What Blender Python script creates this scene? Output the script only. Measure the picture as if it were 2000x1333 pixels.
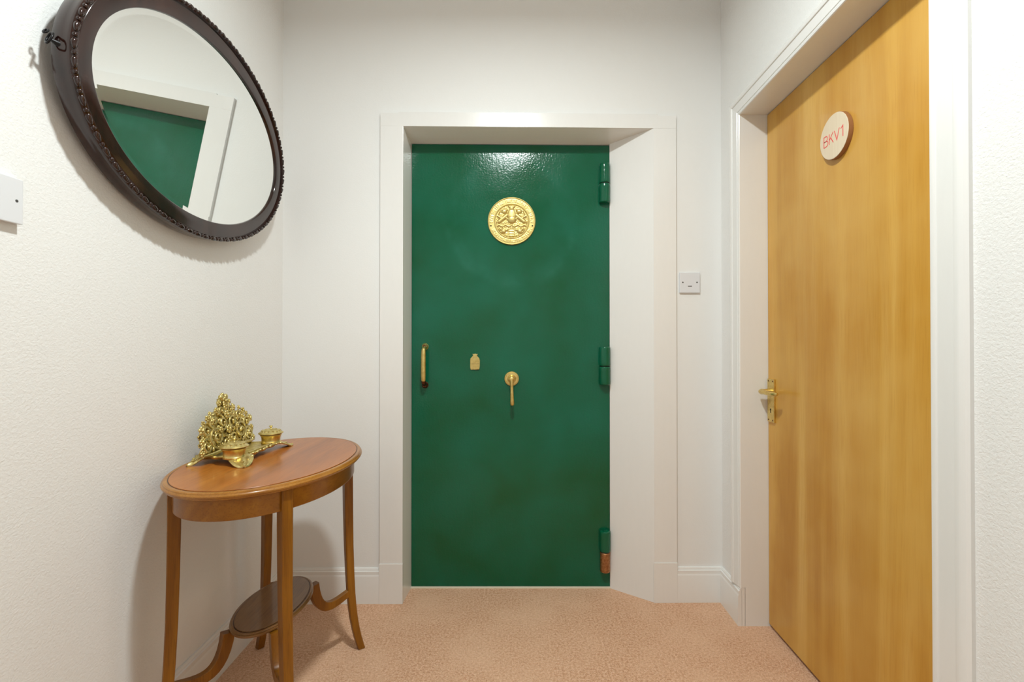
import bpy, math, random
import numpy as np
from mathutils import Vector, Matrix

for o in list(bpy.data.objects):
    bpy.data.objects.remove(o)
S = bpy.context.scene
COL = S.collection
R = math.radians
PI = math.pi

# ------------------------------------------------------------------ camera
cam = bpy.data.objects.new('camera', bpy.data.cameras.new('camera'))
COL.objects.link(cam)
cam.data.sensor_width = 36.0
cam.data.lens = 16.99
cam.data.clip_start = 0.02
cam.location = (0, 0, 1.09)
cam.rotation_euler = (R(90.4), 0, 0)
S.camera = cam

# ------------------------------------------------------------------ world and exposure
W = bpy.data.worlds.new('world')
S.world = W
W.use_nodes = True
W.node_tree.nodes['Background'].inputs[0].default_value = (0.9, 0.95, 1, 1)
W.node_tree.nodes['Background'].inputs[1].default_value = 0.0
S.view_settings.view_transform = 'Standard'
S.view_settings.look = 'None'
S.view_settings.gamma = 1.0
S.view_settings.use_curve_mapping = False
S.view_settings.exposure = 0.08
S.cycles.use_denoising = True
S.cycles.max_bounces = 7
S.cycles.diffuse_bounces = 6
S.cycles.glossy_bounces = 4
S.cycles.adaptive_threshold = 0.045
S.cycles.sample_clamp_indirect = 6.0

S.cycles.use_light_tree = False

# the hall's flush ceiling lamp: (place of the lit disc, radius, watts)
CEIL = 2.615
LAMPS = [((0.0, 0.76, 2.603), 0.068, 31.0)]
LAMP_C = (0.925, 1.0, 0.985)


# ------------------------------------------------------------------ materials
def newmat(name):
    m = bpy.data.materials.new(name)
    m.use_nodes = True
    nt = m.node_tree
    b = nt.nodes['Principled BSDF']
    return m, nt, b


def node(nt, t, **kw):
    n = nt.nodes.new(t)
    for k, v in kw.items():
        if k in n.inputs:
            n.inputs[k].default_value = v
        else:
            setattr(n, k, v)
    return n


def coords(nt, scale=(1, 1, 1), kind='Object', rot=(0, 0, 0)):
    tc = node(nt, 'ShaderNodeTexCoord')
    mp = node(nt, 'ShaderNodeMapping')
    mp.inputs['Scale'].default_value = scale
    mp.inputs['Rotation'].default_value = rot
    nt.links.new(tc.outputs[kind], mp.inputs['Vector'])
    return mp.outputs['Vector']


def noise(nt, vec, scale, detail=4.0, rough=0.55, dist=0.0):
    n = node(nt, 'ShaderNodeTexNoise')
    n.inputs['Scale'].default_value = scale
    n.inputs['Detail'].default_value = detail
    n.inputs['Roughness'].default_value = rough
    n.inputs['Distortion'].default_value = dist
    nt.links.new(vec, n.inputs['Vector'])
    return n.outputs['Fac']


def ramp(nt, fac, stops):
    r = node(nt, 'ShaderNodeValToRGB')
    el = r.color_ramp.elements
    while len(el) > 1:
        el.remove(el[-1])
    el[0].position, el[0].color = stops[0][0], tuple(stops[0][1]) + (1,)
    for p, c in stops[1:]:
        e = el.new(p)
        e.color = tuple(c) + (1,)
    nt.links.new(fac, r.inputs['Fac'])
    return r.outputs['Color']


def mixc(nt, fac, a, b, mode='MIX'):
    m = node(nt, 'ShaderNodeMix', data_type='RGBA', blend_type=mode)
    for s, v in ((m.inputs[0], fac), (m.inputs[6], a), (m.inputs[7], b)):
        if isinstance(v, (int, float)):
            s.default_value = v
        elif isinstance(v, tuple):
            s.default_value = v if len(v) == 4 else v + (1,)
        else:
            nt.links.new(v, s)
    return m.outputs[2]


def maprange(nt, v, a, b, c, d):
    m = node(nt, 'ShaderNodeMapRange')
    for i, x in enumerate((a, b, c, d)):
        m.inputs[i + 1].default_value = x
    nt.links.new(v, m.inputs[0])
    return m.outputs[0]


def bump(nt, b, h, strength, dist):
    n = node(nt, 'ShaderNodeBump')
    n.inputs['Strength'].default_value = strength
    n.inputs['Distance'].default_value = dist
    nt.links.new(h, n.inputs['Height'])
    nt.links.new(n.outputs['Normal'], b.inputs['Normal'])
    return n


def setc(nt, b, key, v):
    if isinstance(v, tuple):
        b.inputs[key].default_value = v + (1,)
    elif isinstance(v, (int, float)):
        b.inputs[key].default_value = v
    else:
        nt.links.new(v, b.inputs[key])


def plain(name, col, rough=0.5, metal=0.0, coat=0.0, spec=0.5):
    m, nt, b = newmat(name)
    setc(nt, b, 'Base Color', col)
    b.inputs['Roughness'].default_value = rough
    b.inputs['Metallic'].default_value = metal
    b.inputs['Coat Weight'].default_value = coat
    b.inputs['Coat Roughness'].default_value = 0.1
    b.inputs['Specular IOR Level'].default_value = spec
    return m


def wall_paper(name, bs=0.55, col=(0.81, 0.81, 0.80)):
    """white emulsion over stippled paper"""
    m, nt, b = newmat(name)
    v = coords(nt, (1, 1, 1.25))
    f1 = noise(nt, v, 150, 3, 0.6, 0.5)
    setc(nt, b, 'Base Color', col)
    b.inputs['Roughness'].default_value = 0.55
    b.inputs['Specular IOR Level'].default_value = 0.35
    bump(nt, b, f1, bs, 0.0022)
    return m


def gloss_white(name, col=(0.815, 0.81, 0.795), rough=0.22):
    m, nt, b = newmat(name)
    v = coords(nt, (14, 14, 3))
    f = noise(nt, v, 6, 4)
    setc(nt, b, 'Base Color', mixc(nt, f, col, tuple(x * 0.97 for x in col)))
    b.inputs['Roughness'].default_value = rough
    bump(nt, b, f, 0.06, 0.002)
    return m


def wood(name, dark, mid, light, axis=2, band=5.0, fine=60.0, rough=0.3, coat=0.4, stretch=0.06, blot=0.5, bands=0.0, pores=0.38):
    """grain runs along the given axis"""
    m, nt, b = newmat(name)
    sc = [1, 1, 1]
    sc[axis] = stretch
    v = coords(nt, tuple(sc))
    w = noise(nt, v, band, 5, 0.6, 1.4)
    f = noise(nt, v, fine, 4, 0.7, 0.3)
    sc2 = [1, 1, 1]
    sc2[axis] = stretch * 0.45
    pore = noise(nt, coords(nt, tuple(sc2)), fine * 4.5, 2, 0.5)
    c = ramp(nt, w, [(0.28, dark), (0.47, mid), (0.70, light)])
    c = mixc(nt, maprange(nt, f, 0.35, 0.68, 0.0, 0.55), c, mid)
    c = mixc(nt, maprange(nt, pore, 0.36, 0.47, pores, 0.0), c, dark)
    if bands:   # veneer leaves of different tone side by side
        sb = [1, 1, 1]
        sb[axis] = 0.05
        sb[0] = 0.0
        lf = noise(nt, coords(nt, tuple(sb)), 6.5, 1.5, 0.5, 0.5)
        c = mixc(nt, maprange(nt, lf, 0.46, 0.60, 0.0, bands), c, dark)
        c = mixc(nt, maprange(nt, lf, 0.30, 0.42, bands, 0.0), c, light)
    big = noise(nt, coords(nt), 2.3, 3)
    c = mixc(nt, maprange(nt, big, 0.4, 0.66, 0, blot), c, light)
    setc(nt, b, 'Base Color', c)
    b.inputs['Roughness'].default_value = rough
    b.inputs['Coat Weight'].default_value = coat
    b.inputs['Coat Roughness'].default_value = 0.10 if coat < 1 else 0.03
    b.inputs['Specular IOR Level'].default_value = 0.3
    bump(nt, b, pore, 0.05, 0.0006)
    return m


def carpet_mat():
    m, nt, b = newmat('carpet_pile')
    v = coords(nt)
    n1 = noise(nt, v, 260, 2, 0.6)
    n2 = noise(nt, v, 120, 3, 0.7)
    n3 = noise(nt, v, 4.0, 4, 0.6)
    n4 = noise(nt, v, 430, 1, 0.5)
    c = ramp(nt, n2, [(0.32, (0.46, 0.20, 0.095)), (0.48, (0.70, 0.405, 0.245)), (0.64, (0.84, 0.57, 0.40))])
    c = mixc(nt, maprange(nt, n1, 0.38, 0.52, 0.65, 0.0), c, (0.42, 0.18, 0.085))
    c = mixc(nt, maprange(nt, n4, 0.52, 0.70, 0.0, 0.5), c, (0.88, 0.65, 0.48))
    c = mixc(nt, maprange(nt, n3, 0.42, 0.65, 0.0, 0.45), c, (0.80, 0.52, 0.35))
    setc(nt, b, 'Base Color', c)
    b.inputs['Roughness'].default_value = 0.95
    b.inputs['Specular IOR Level'].default_value = 0.1
    b.inputs['Sheen Weight'].default_value = 0.25
    b.inputs['Sheen Roughness'].default_value = 0.5
    b.inputs['Sheen Tint'].default_value = (1, 0.85, 0.72, 1)
    h = node(nt, 'ShaderNodeMath', operation='ADD')
    nt.links.new(n1, h.inputs[0])
    nt.links.new(n2, h.inputs[1])
    bump(nt, b, h.outputs[0], 0.7, 0.005)
    return m


def green_paint():
    """old gloss paint on steel: brush marks, rubbed haze, wiped rings round the crest"""
    m, nt, b = newmat('green_gloss_paint')
    v = coords(nt, (1, 1, 1))
    vb = coords(nt, (26, 1, 9))
    br = noise(nt, vb, 3.0, 4, 0.6)
    vs = coords(nt, (7, 7, 7))
    cloud = noise(nt, vs, 0.5, 2, 0.45, 0.2)
    or_ = noise(nt, v, 130, 2, 0.5)
    c = mixc(nt, maprange(nt, cloud, 0.3, 0.7, 0, 1), (0.0004, 0.082, 0.028), (0.0014, 0.118, 0.064))
    # polish rings centred on the crest (object origin is the foot of the door, crest 1.644 up)
    tc = node(nt, 'ShaderNodeTexCoord')
    sub = node(nt, 'ShaderNodeVectorMath', operation='SUBTRACT')
    nt.links.new(tc.outputs['Object'], sub.inputs[0])
    sub.inputs[1].default_value = (0.0, 0.0, 1.64)
    ln = node(nt, 'ShaderNodeVectorMath', operation='LENGTH')
    nt.links.new(sub.outputs[0], ln.inputs[0])
    rr = node(nt, 'ShaderNodeMath', operation='MULTIPLY_ADD')
    nt.links.new(cloud, rr.inputs[0])
    rr.inputs[1].default_value = 0.10
    nt.links.new(ln.outputs['Value'], rr.inputs[2])
    ring = ramp(nt, rr.outputs[0], [(0.15, (.0,) * 3), (0.21, (.30,) * 3), (0.27, (.45,) * 3), (0.33, (1.,) * 3), (0.355, (.35,) * 3), (0.46, (.12,) * 3), (0.7, (.0,) * 3)])
    rub = node(nt, 'ShaderNodeMath', operation='MULTIPLY')
    nt.links.new(ring, rub.inputs[0])
    nt.links.new(maprange(nt, noise(nt, v, 5.0, 3, 0.6), 0.35, 0.7, 0.0, 0.40), rub.inputs[1])
    setc(nt, b, 'Base Color', mixc(nt, rub.outputs[0], c, (0.030, 0.20, 0.145)))
    nt.links.new(maprange(nt, cloud, 0.3, 0.7, 0.11, 0.21), b.inputs['Roughness'])
    b.inputs['Specular IOR Level'].default_value = 0.42
    h = node(nt, 'ShaderNodeMath', operation='MULTIPLY_ADD')
    nt.links.new(or_, h.inputs[0])
    h.inputs[1].default_value = 0.8
    nt.links.new(br, h.inputs[2])
    bump(nt, b, h.outputs[0], 0.20, 0.0028)
    return m


def brass(name, base=(0.84, 0.66, 0.26), tarnish=(0.42, 0.255, 0.05), rough=0.26, amount=0.5, scale=70):
    m, nt, b = newmat(name)
    f = noise(nt, coords(nt), scale, 4, 0.6)
    setc(nt, b, 'Base Color', mixc(nt, maprange(nt, f, 0.35, 0.7, 0.0, amount), base, tarnish))
    b.inputs['Metallic'].default_value = 1.0
    nt.links.new(maprange(nt, f, 0.3, 0.7, rough, rough + 0.14), b.inputs['Roughness'])
    return m


MAT = {}
MAT['paper_l'] = wall_paper('stippled_white_wallpaper', 0.55)
MAT['paper_b'] = wall_paper('fine_white_wallpaper', 0.16)
MAT['paper_r'] = wall_paper('coarse_white_wallpaper', 0.6)
MAT['ceiling'] = plain('ceiling_white', (0.82, 0.81, 0.79), 0.8)
MAT['gloss'] = gloss_white('white_gloss_paint')
MAT['cream'] = plain('cream_paint', (0.72, 0.68, 0.55), 0.5)
MAT['carpet'] = carpet_mat()
MAT['green'] = green_paint()
MAT['brass'] = brass('brass')
MAT['crest'] = brass('crest_brass', (0.72, 0.585, 0.235), (0.50, 0.35, 0.09), 0.36, 0.6, 90)
MAT['cast'] = brass('cast_brass', (0.80, 0.68, 0.30), (0.36, 0.24, 0.05), 0.30, 0.75, 60)
for k_ in ('cast', 'crest'):
    MAT[k_].node_tree.nodes['Principled BSDF'].inputs['Metallic'].default_value = 0.9
MAT['old'] = brass('tarnished_bronze', (0.20, 0.07, 0.035), (0.07, 0.03, 0.02), 0.32, 0.9, 90)
MAT['copper'] = brass('bare_hinge_metal', (0.50, 0.27, 0.13), (0.25, 0.10, 0.04), 0.42, 0.8, 110)
MAT['black'] = plain('blackened_metal', (0.012, 0.011, 0.012), 0.35, 0.6)
MAT['dark'] = plain('dark_hole', (0.012, 0.008, 0.006), 0.8)
MAT['door'] = wood('golden_veneer', (0.44, 0.180, 0.010), (0.61, 0.315, 0.046), (0.75, 0.475, 0.135), 2, 4.5, 60, 0.38, 0.2, 0.075, 0.45, 0.42, 0.2)
MAT['top'] = wood('mahogany_top', (0.19, 0.048, 0.005), (0.34, 0.098, 0.011), (0.50, 0.175, 0.024), 1, 6, 60, 0.30, 0.3, 0.10, 0.3)
MAT['rim'] = wood('mahogany_rim', (0.18, 0.057, 0.006), (0.31, 0.120, 0.014), (0.44, 0.20, 0.036), 1, 8, 70, 0.30, 0.3, 0.2, 0.3)
MAT['leg'] = wood('mahogany_leg', (0.105, 0.032, 0.002), (0.205, 0.073, 0.004), (0.32, 0.132, 0.008), 2, 12, 90, 0.33, 0.12, 0.08, 0.3)
MAT['shelf'] = wood('walnut_shelf', (0.11, 0.042, 0.009), (0.19, 0.085, 0.021), (0.27, 0.135, 0.040), 1, 9, 80, 0.33, 0.35, 0.12, 0.2)
MAT['frame'] = wood('dark_mahogany', (0.007, 0.0022, 0.0018), (0.020, 0.0065, 0.0048), (0.045, 0.016, 0.011), 2, 14, 120, 0.12, 0.55, 0.3, 0.1)
MAT['plastic'] = plain('white_plastic', (0.72, 0.73, 0.76), 0.3)
MAT['grey'] = plain('grey_metal', (0.10, 0.10, 0.10), 0.4, 0.5)
MAT['mirror'] = plain('silvered_glass', (0.90, 0.915, 0.895), 0.0, 1.0)
MAT['ply'] = wood('birch_ply', (0.66, 0.52, 0.36), (0.74, 0.62, 0.46), (0.79, 0.69, 0.53), 2, 6, 60, 0.5, 0.0, 0.08, 0.2)
MAT['plyedge'] = plain('burnt_ply_edge', (0.32, 0.14, 0.05), 0.6)
MAT['red'] = plain('coral_red_print', (0.78, 0.075, 0.075), 0.5)
MAT['blackpl'] = plain('black_plastic', (0.02, 0.02, 0.02), 0.4)


# ------------------------------------------------------------------ mesh helpers
class MB:
    def __init__(self):
        self.v, self.f = [], []

    def add(self, vs, fs):
        k = len(self.v)
        self.v += [tuple(map(float, p)) for p in vs]
        self.f += [tuple(i + k for i in f) for f in fs]
        return self

    def box(self, a, b):
        (x0, y0, z0), (x1, y1, z1) = a, b
        return self.hexa([(x0, y0, z0), (x1, y0, z0), (x1, y1, z0), (x0, y1, z0), (x0, y0, z1), (x1, y0, z1), (x1, y1, z1), (x0, y1, z1)])

    def hexa(self, p):
        return self.add(p, [(3, 2, 1, 0), (4, 5, 6, 7), (0, 1, 5, 4), (1, 2, 6, 5), (2, 3, 7, 6), (3, 0, 4, 7)])

    def rings(self, rings, closed=True, cap0=False, cap1=False):
        """skin a list of equal-length rings"""
        n = len(rings[0])
        vs = [p for r in rings for p in r]
        fs = []
        for i in range(len(rings) - 1):
            for j in range(n if closed else n - 1):
                a, b = i * n + j, i * n + (j + 1) % n
                fs.append((a, b, b + n, a + n))
        if cap0:
            fs.append(tuple(reversed(range(n))))
        if cap1:
            fs.append(tuple((len(rings) - 1) * n + j for j in range(n)))
        return self.add(vs, fs)

    def tube(self, path, rad, n=8, cap=True, up=(0, 0, 1), sx=1.0):
        pts = [Vector(p) for p in path]
        if not hasattr(rad, '__len__'):
            rad = [rad] * len(pts)
        rr = []
        last = None
        for i, p in enumerate(pts):
            t = (pts[min(i + 1, len(pts) - 1)] - pts[max(i - 1, 0)]).normalized()
            if last is None:
                u = Vector(up)
                if abs(u.dot(t)) > 0.95:
                    u = Vector((1, 0, 0)) if abs(t.x) < 0.9 else Vector((0, 1, 0))
            else:
                u = last
            s = t.cross(u).normalized()
            u = s.cross(t).normalized()
            last = u
            rr.append([p + (s * math.cos(2 * PI * j / n) * sx + u * math.sin(2 * PI * j / n)) * rad[i] for j in range(n)])
        return self.rings(rr, True, cap, cap)

    def bar(self, path, sizes, side, cap=True):
        """rectangular section swept along path; side = vectors for the width direction"""
        rr = []
        pts = [Vector(p) for p in path]
        for i, p in enumerate(pts):
            t = (pts[min(i + 1, len(pts) - 1)] - pts[max(i - 1, 0)]).normalized()
            s = Vector(side)
            s = (s - t * s.dot(t)).normalized()
            u = t.cross(s).normalized()
            w, h = sizes[i] if isinstance(sizes, list) else sizes
            w, h = w / 2, h / 2
            c = 0.16 * min(w, h)
            q = [(-w, -h + c), (-w + c, -h), (w - c, -h), (w, -h + c), (w, h - c), (w - c, h), (-w + c, h), (-w, h - c)]
            rr.append([p + s * a + u * b for a, b in q])
        return self.rings(rr, True, cap, cap)

    def lathe(self, prof, n=32, c=(0, 0, 0), axis='Z', cap0=True, cap1=True):
        rr = []
        for r, h in prof:
            ring = []
            for j in range(n):
                a = 2 * PI * j / n
                x, y = r * math.cos(a), r * math.sin(a)
                p = {'Z': (x, y, h), 'Y': (x, -h, y), 'X': (-h, x, y)}[axis]
                ring.append((c[0] + p[0], c[1] + p[1], c[2] + p[2]))
            rr.append(ring)
        return self.rings(rr, True, cap0, cap1)

    def ball(self, c, r, n=10, m=6):
        rx, ry, rz = r if hasattr(r, '__len__') else (r, r, r)
        rr = []
        for i in range(1, m):
            a = PI * i / m
            rr.append([(c[0] + rx * math.sin(a) * math.cos(2 * PI * j / n), c[1] + ry * math.sin(a) * math.sin(2 * PI * j / n), c[2] - rz * math.cos(a)) for j in range(n)])
        return self.rings(rr, True, True, True)

    def prism(self, poly, axis, a, b):
        """extrude a 2-D polygon; axis gives the extruded direction"""
        def P(q, d):
            return {'X': (d, q[0], q[1]), 'Y': (q[0], d, q[1]), 'Z': (q[0], q[1], d)}[axis]
        return self.rings([[P(q, a) for q in poly], [P(q, b) for q in poly]], True, True, True)

    def build(self, name, mat, parent=None, angle=32, bevel=0.0, loc=None, origin=None):
        me = bpy.data.meshes.new(name)
        vs = self.v
        if origin is not None:
            vs = [(p[0] - origin[0], p[1] - origin[1], p[2] - origin[2]) for p in vs]
        me.from_pydata(vs, [], self.f)
        me.validate()
        me.update()
        import bmesh
        bm = bmesh.new()
        bm.from_mesh(me)
        bmesh.ops.recalc_face_normals(bm, faces=bm.faces)
        if bevel > 0:
            es = [e for e in bm.edges if len(e.link_faces) == 2 and e.calc_face_angle(0) > R(30)]
            bmesh.ops.bevel(bm, geom=es, offset=bevel, segments=2, affect='EDGES', profile=0.6)
        bm.to_mesh(me)
        bm.free()
        me.materials.append(MAT[mat] if isinstance(mat, str) else mat)
        if angle and bevel > 0:
            angle = 6          # bevels stay crisp so the large flat faces keep flat normals
        if angle:
            me.shade_smooth()
            me.set_sharp_from_angle(angle=R(angle))
        o = bpy.data.objects.new(name, me)
        COL.objects.link(o)
        if parent is not None:
            o.parent = parent
        if origin is not None and parent is None:
            o.location = origin
        if loc is not None:
            o.location = loc
        return o


def tag(o, label=None, cat=None, kind=None, group=None):
    for k, v in (('label', label), ('category', cat), ('kind', kind), ('group', group)):
        if v:
            o[k] = v
    return o


def empty(name, loc=(0, 0, 0)):
    e = bpy.data.objects.new(name, None)
    e.empty_display_size = 0.05
    COL.objects.link(e)
    e.location = loc
    return e


# ------------------------------------------------------------------ room measures
XL = -0.972                                   # left wall
YB = lambda x: 2.040 + 0.008 * x              # face of casing and skirting on the back wall
YW = lambda x: YB(x) + 0.013                  # back wall itself
XR = lambda y: 0.891 + 0.0265 * (y - 1.958)   # right wall
XS = lambda y: XR(y) - 0.013                  # face of the right skirting
XD = lambda y: 0.9925 + 0.0265 * (y - 1.865)  # face of the wooden door
YEND = -0.95
YD = 2.170                                    # face of the green door
OL, OR_ = -0.460, 0.600                       # opening at the casing
DL, DR = -0.4515, 0.4385                      # green door edges
ZHL, ZHR = 2.0140, 2.0085                     # head of the opening, left and right
ZDL, ZDR = 1.9925, 1.9855                     # top of the door, left and right
FAR, NEAR = 1.8755, 0.995                     # right-hand doorway along the wall
ZR = 1.984                                    # its head
CW = 0.097                                    # casing width
ZC = 2.066                                    # casing top

# floor
m = MB()
m.add([(XL - .1, YEND - .1, 0), (1.2, YEND - .1, 0), (1.2, 2.10, 0), (XL - .1, 2.10, 0)], [(0, 1, 2, 3)])
m.add([(OL - .05, 2.10, 0), (OR_ + .05, 2.10, 0), (OR_ + .05, 2.168, 0), (OL - .05, 2.168, 0)], [(0, 1, 2, 3)])
tag(m.build('floor', 'carpet', angle=0), 'speckled salmon pink fitted carpet over the whole hall floor', 'carpet', 'structure')

# ceiling
tag(MB().box((XL - .1, YEND - .1, CEIL), (1.2, 2.2, CEIL + .08)).build('ceiling', 'ceiling', angle=0), 'plain white ceiling above the hall', 'ceiling', 'structure')

# left wall
tag(MB().box((XL - .1, YEND - .1, 0), (XL, 2.2, CEIL)).build('wall_left', 'paper_l', angle=0), 'white stippled wall behind the oval mirror and table', 'wall', 'structure')
# wall behind the camera
tag(MB().box((XL, YEND - .1, 0), (1.0, YEND, CEIL)).build('wall_front', 'paper_b', angle=0), 'white wall at the other end of the hall', 'wall', 'structure')

# back wall: three blocks round the opening
m = MB()


def back_block(x0, x1, z0, z1):
    m.hexa([(x0, YW(x0), z0), (x1, YW(x1), z0), (x1, 2.30, z0), (x0, 2.30, z0), (x0, YW(x0), z1), (x1, YW(x1), z1), (x1, 2.30, z1), (x0, 2.30, z1)])


back_block(XL, OL - .03, 0, CEIL)
back_block(OR_ + .03, 1.0, 0, CEIL)
back_block(OL - .03, OR_ + .03, ZC - .03, CEIL)
tag(m.build('wall_back', 'paper_b', angle=0), 'white back wall round the green door', 'wall', 'structure')

# right wall: blocks round the doorway
m = MB()


def right_block(y0, y1, z0, z1):
    m.hexa([(XR(y0), y0, z0), (1.2, y0, z0), (1.2, y1, z0), (XR(y1), y1, z0), (XR(y0), y0, z1), (1.2, y0, z1), (1.2, y1, z1), (XR(y1), y1, z1)])


right_block(FAR + .012, 2.2, 0, CEIL)
right_block(YEND - .1, NEAR - .012, 0, CEIL)
right_block(NEAR - .012, FAR + .012, ZR + .012, CEIL)
tag(m.build('wall_right', 'paper_r', angle=0), 'white stippled wall holding the golden wooden door', 'wall', 'structure')

# skirting boards: profile as (depth from wall, height)
SK = [(0, .147), (.005, .147), (.008, .141), (.008, .137), (.012, .134), (.012, .121), (.0135, .117), (.0145, .112), (.0145, 0), (0, 0)]


def skirting(name, p0, p1, nrm, label, d0=0.0, d1=0.0):
    m = MB()
    n = Vector(nrm)
    t = (Vector(p1) - Vector(p0)).normalized()
    r0 = [Vector(p0) + n * d + t * d * d0 + Vector((0, 0, z)) for d, z in SK]
    r1 = [Vector(p1) + n * d + t * d * d1 + Vector((0, 0, z)) for d, z in SK]
    m.rings([r0, r1], True, True, True)
    return tag(m.build(name, 'gloss', angle=20), label, 'skirting board', 'structure')


skirting('baseboard_left', (XL, YEND, 0), (XL, YW(XL), 0), (1, 0, 0), 'white skirting board along the left wall behind the table', 0, -1)
skirting('baseboard_back', (XL, YW(XL), 0), (OL - CW + .001, YW(OL), 0), (0, -1, 0), 'white skirting board on the back wall left of the green door', 1, 0)
skirting('baseboard_back_corner', (OR_ + CW - .001, YW(.7), 0), (XR(2.05), YW(.89), 0), (0, -1, 0), 'short white skirting board between green door casing and right corner', 0, -1)
skirting('baseboard_right', (XR(2.05), YW(.89), 0), (XR(FAR), FAR, 0), (-1, 0, 0), 'short white skirting board beside the wooden door jamb', 1, 0)
skirting('baseboard_right_hall', (XR(.9), .905, 0), (XR(YEND), YEND, 0), (-1, 0, 0), 'white skirting board on the right wall before the wooden door', 0, 0)

# ---- trim_1: casing and splayed reveal of the green door
t1 = tag(empty('trim_1', (0, 2.04, 0)), 'white painted casing and splayed reveal round the green door', 'door casing', 'structure')
t1off = Vector((0, 2.04, 0))


def t1part(mb, name, mat='gloss', bevel=0.0008, angle=25):
    mb.v = [tuple(Vector(p) - t1off) for p in mb.v]
    return mb.build(name, mat, t1, angle, bevel)


def casing_block(x0, x1, z0a, z0b, z1a, z1b, proud=0.0):
    return MB().hexa([(x0, YB(x0) - proud, z0a), (x1, YB(x1) - proud, z0b), (x1, YW(x1) + .02, z0b), (x0, YW(x0) + .02, z0a),
                      (x0, YB(x0) - proud, z1a), (x1, YB(x1) - proud, z1b), (x1, YW(x1) + .02, z1b), (x0, YW(x0) + .02, z1a)])


t1part(casing_block(OL - CW, OL, .168, .168, ZHL, ZHL), 'casing_board')
t1part(casing_block(OR_, OR_ + CW, .168, .168, ZHR, ZHR), 'casing_board')
t1part(casing_block(OL - CW, OR_ + CW, ZHL, ZHR, ZC + .004, ZC - .004), 'casing_head')
t1part(casing_block(OL - CW - .001, OL + .001, 0, 0, .168, .168, .003), 'plinth_block')
t1part(casing_block(OR_ - .002, OR_ + CW + .001, 0, 0, .168, .168, .003), 'plinth_block')
# reveals
m = MB().hexa([(OL, YB(OL), 0), (OL, YB(OL), 0), (DL, YD + .05, 0), (OL - .03, YD + .05, 0),
               (OL, YB(OL), ZHL), (OL, YB(OL), ZHL), (DL, YD + .05, ZDL), (OL - .03, YD + .05, ZDL)])
m = MB()
m.add([(OL, YB(OL) + .001, 0), (DL, YD, 0), (DL, YD + .06, 0), (OL - .04, YD + .06, 0), (OL - .04, YB(OL) + .001, 0),
       (OL, YB(OL) + .001, ZHL + .03), (DL, YD, ZHL + .03), (DL, YD + .06, ZHL + .03), (OL - .04, YD + .06, ZHL + .03), (OL - .04, YB(OL) + .001, ZHL + .03)],
      [(4, 3, 2, 1, 0), (5, 6, 7, 8, 9), (0, 1, 6, 5), (1, 2, 7, 6), (2, 3, 8, 7), (3, 4, 9, 8), (4, 0, 5, 9)])
t1part(m, 'reveal_panel', bevel=0)
m = MB()
m.add([(OR_, YB(OR_) + .001, 0), (DR, YD - .004, 0), (DR, YD + .06, 0), (OR_ + .02, YD + .06, 0), (OR_ + .02, YB(OR_) + .001, 0),
       (OR_, YB(OR_) + .001, ZHR + .03), (DR, YD - .004, ZHR + .03), (DR, YD + .06, ZHR + .03), (OR_ + .02, YD + .06, ZHR + .03), (OR_ + .02, YB(OR_) + .001, ZHR + .03)],
      [(4, 3, 2, 1, 0), (5, 6, 7, 8, 9), (0, 1, 6, 5), (1, 2, 7, 6), (2, 3, 8, 7), (3, 4, 9, 8), (4, 0, 5, 9)])
t1part(m, 'reveal_panel', bevel=0)
m = MB()
m.hexa([(OL - .02, YB(OL), ZHL), (OR_ + .02, YB(OR_), ZHR), (OR_ + .02, YD + .06, ZDR - .006), (OL - .02, YD + .06, ZDL - .006),
        (OL - .02, YB(OL), ZHL + .06), (OR_ + .02, YB(OR_), ZHR + .06), (OR_ + .02, YD + .06, ZDR + .07), (OL - .02, YD + .06, ZDL + .07)])
t1part(m, 'reveal_head', bevel=0)
t1part(MB().box((DL - .02, YD - .006, -.02), (DR + .02, YD + .06, .006)), 'threshold_strip', 'cream', .002)

# ---- trim_2: architrave and lining of the wooden door
t2 = tag(empty('trim_2', (.9, 1.43, 0)), 'white moulded architrave and lining round the golden wooden door', 'architrave', 'structure')
t2off = Vector((.9, 1.43, 0))


def t2part(mb, name, bevel=0.0, angle=22):
    mb.v = [tuple(Vector(p) - t2off) for p in mb.v]
    return mb.build(name, 'gloss', t2, angle, bevel)


# (distance out from the opening, projection from wall); negative = behind the wall face
AP = [(.000, -.012), (.000, .003), (.002, .006), (.008, .0075), (.010, .0070), (.0115, .0050), (.0135, .0050), (.015, .0075), (.036, .0100), (.044, .0110), (.0455, .0140),
      (.050, .0160), (.057, .0165), (.062, .0145), (.066, .0100), (.066, -.004)]


def arch_leg(y, sgn, z0, w):
    k = w / .066
    m = MB()
    ring = lambda z, mit: [(XR(y) - p, y + sgn * d * k, z + (d if mit else 0)) for d, p in AP]
    m.rings([ring(z0, False), ring(ZR, True)], False)
    t2part(m, 'architrave_leg')


arch_leg(FAR, 1, .147, .066)
arch_leg(NEAR, -1, 0.0, .092)
m = MB()
m.rings([[(XR(NEAR) - p, NEAR - d * .092 / .066, ZR + d) for d, p in AP], [(XR(FAR) - p, FAR + d, ZR + d) for d, p in AP]], False)
t2part(m, 'architrave_head')
LX = 0.012   # lining starts just behind the wall face


def lin(y0, y1, z0, z1, xe=.07):
    t2part(MB().hexa([(XR(y0) + LX, y0, z0), (XD(y0) + xe, y0, z0), (XD(y1) + xe, y1, z0), (XR(y1) + LX, y1, z0),
                      (XR(y0) + LX, y0, z1), (XD(y0) + xe, y0, z1), (XD(y1) + xe, y1, z1), (XR(y1) + LX, y1, z1)]), 'door_lining')


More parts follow.
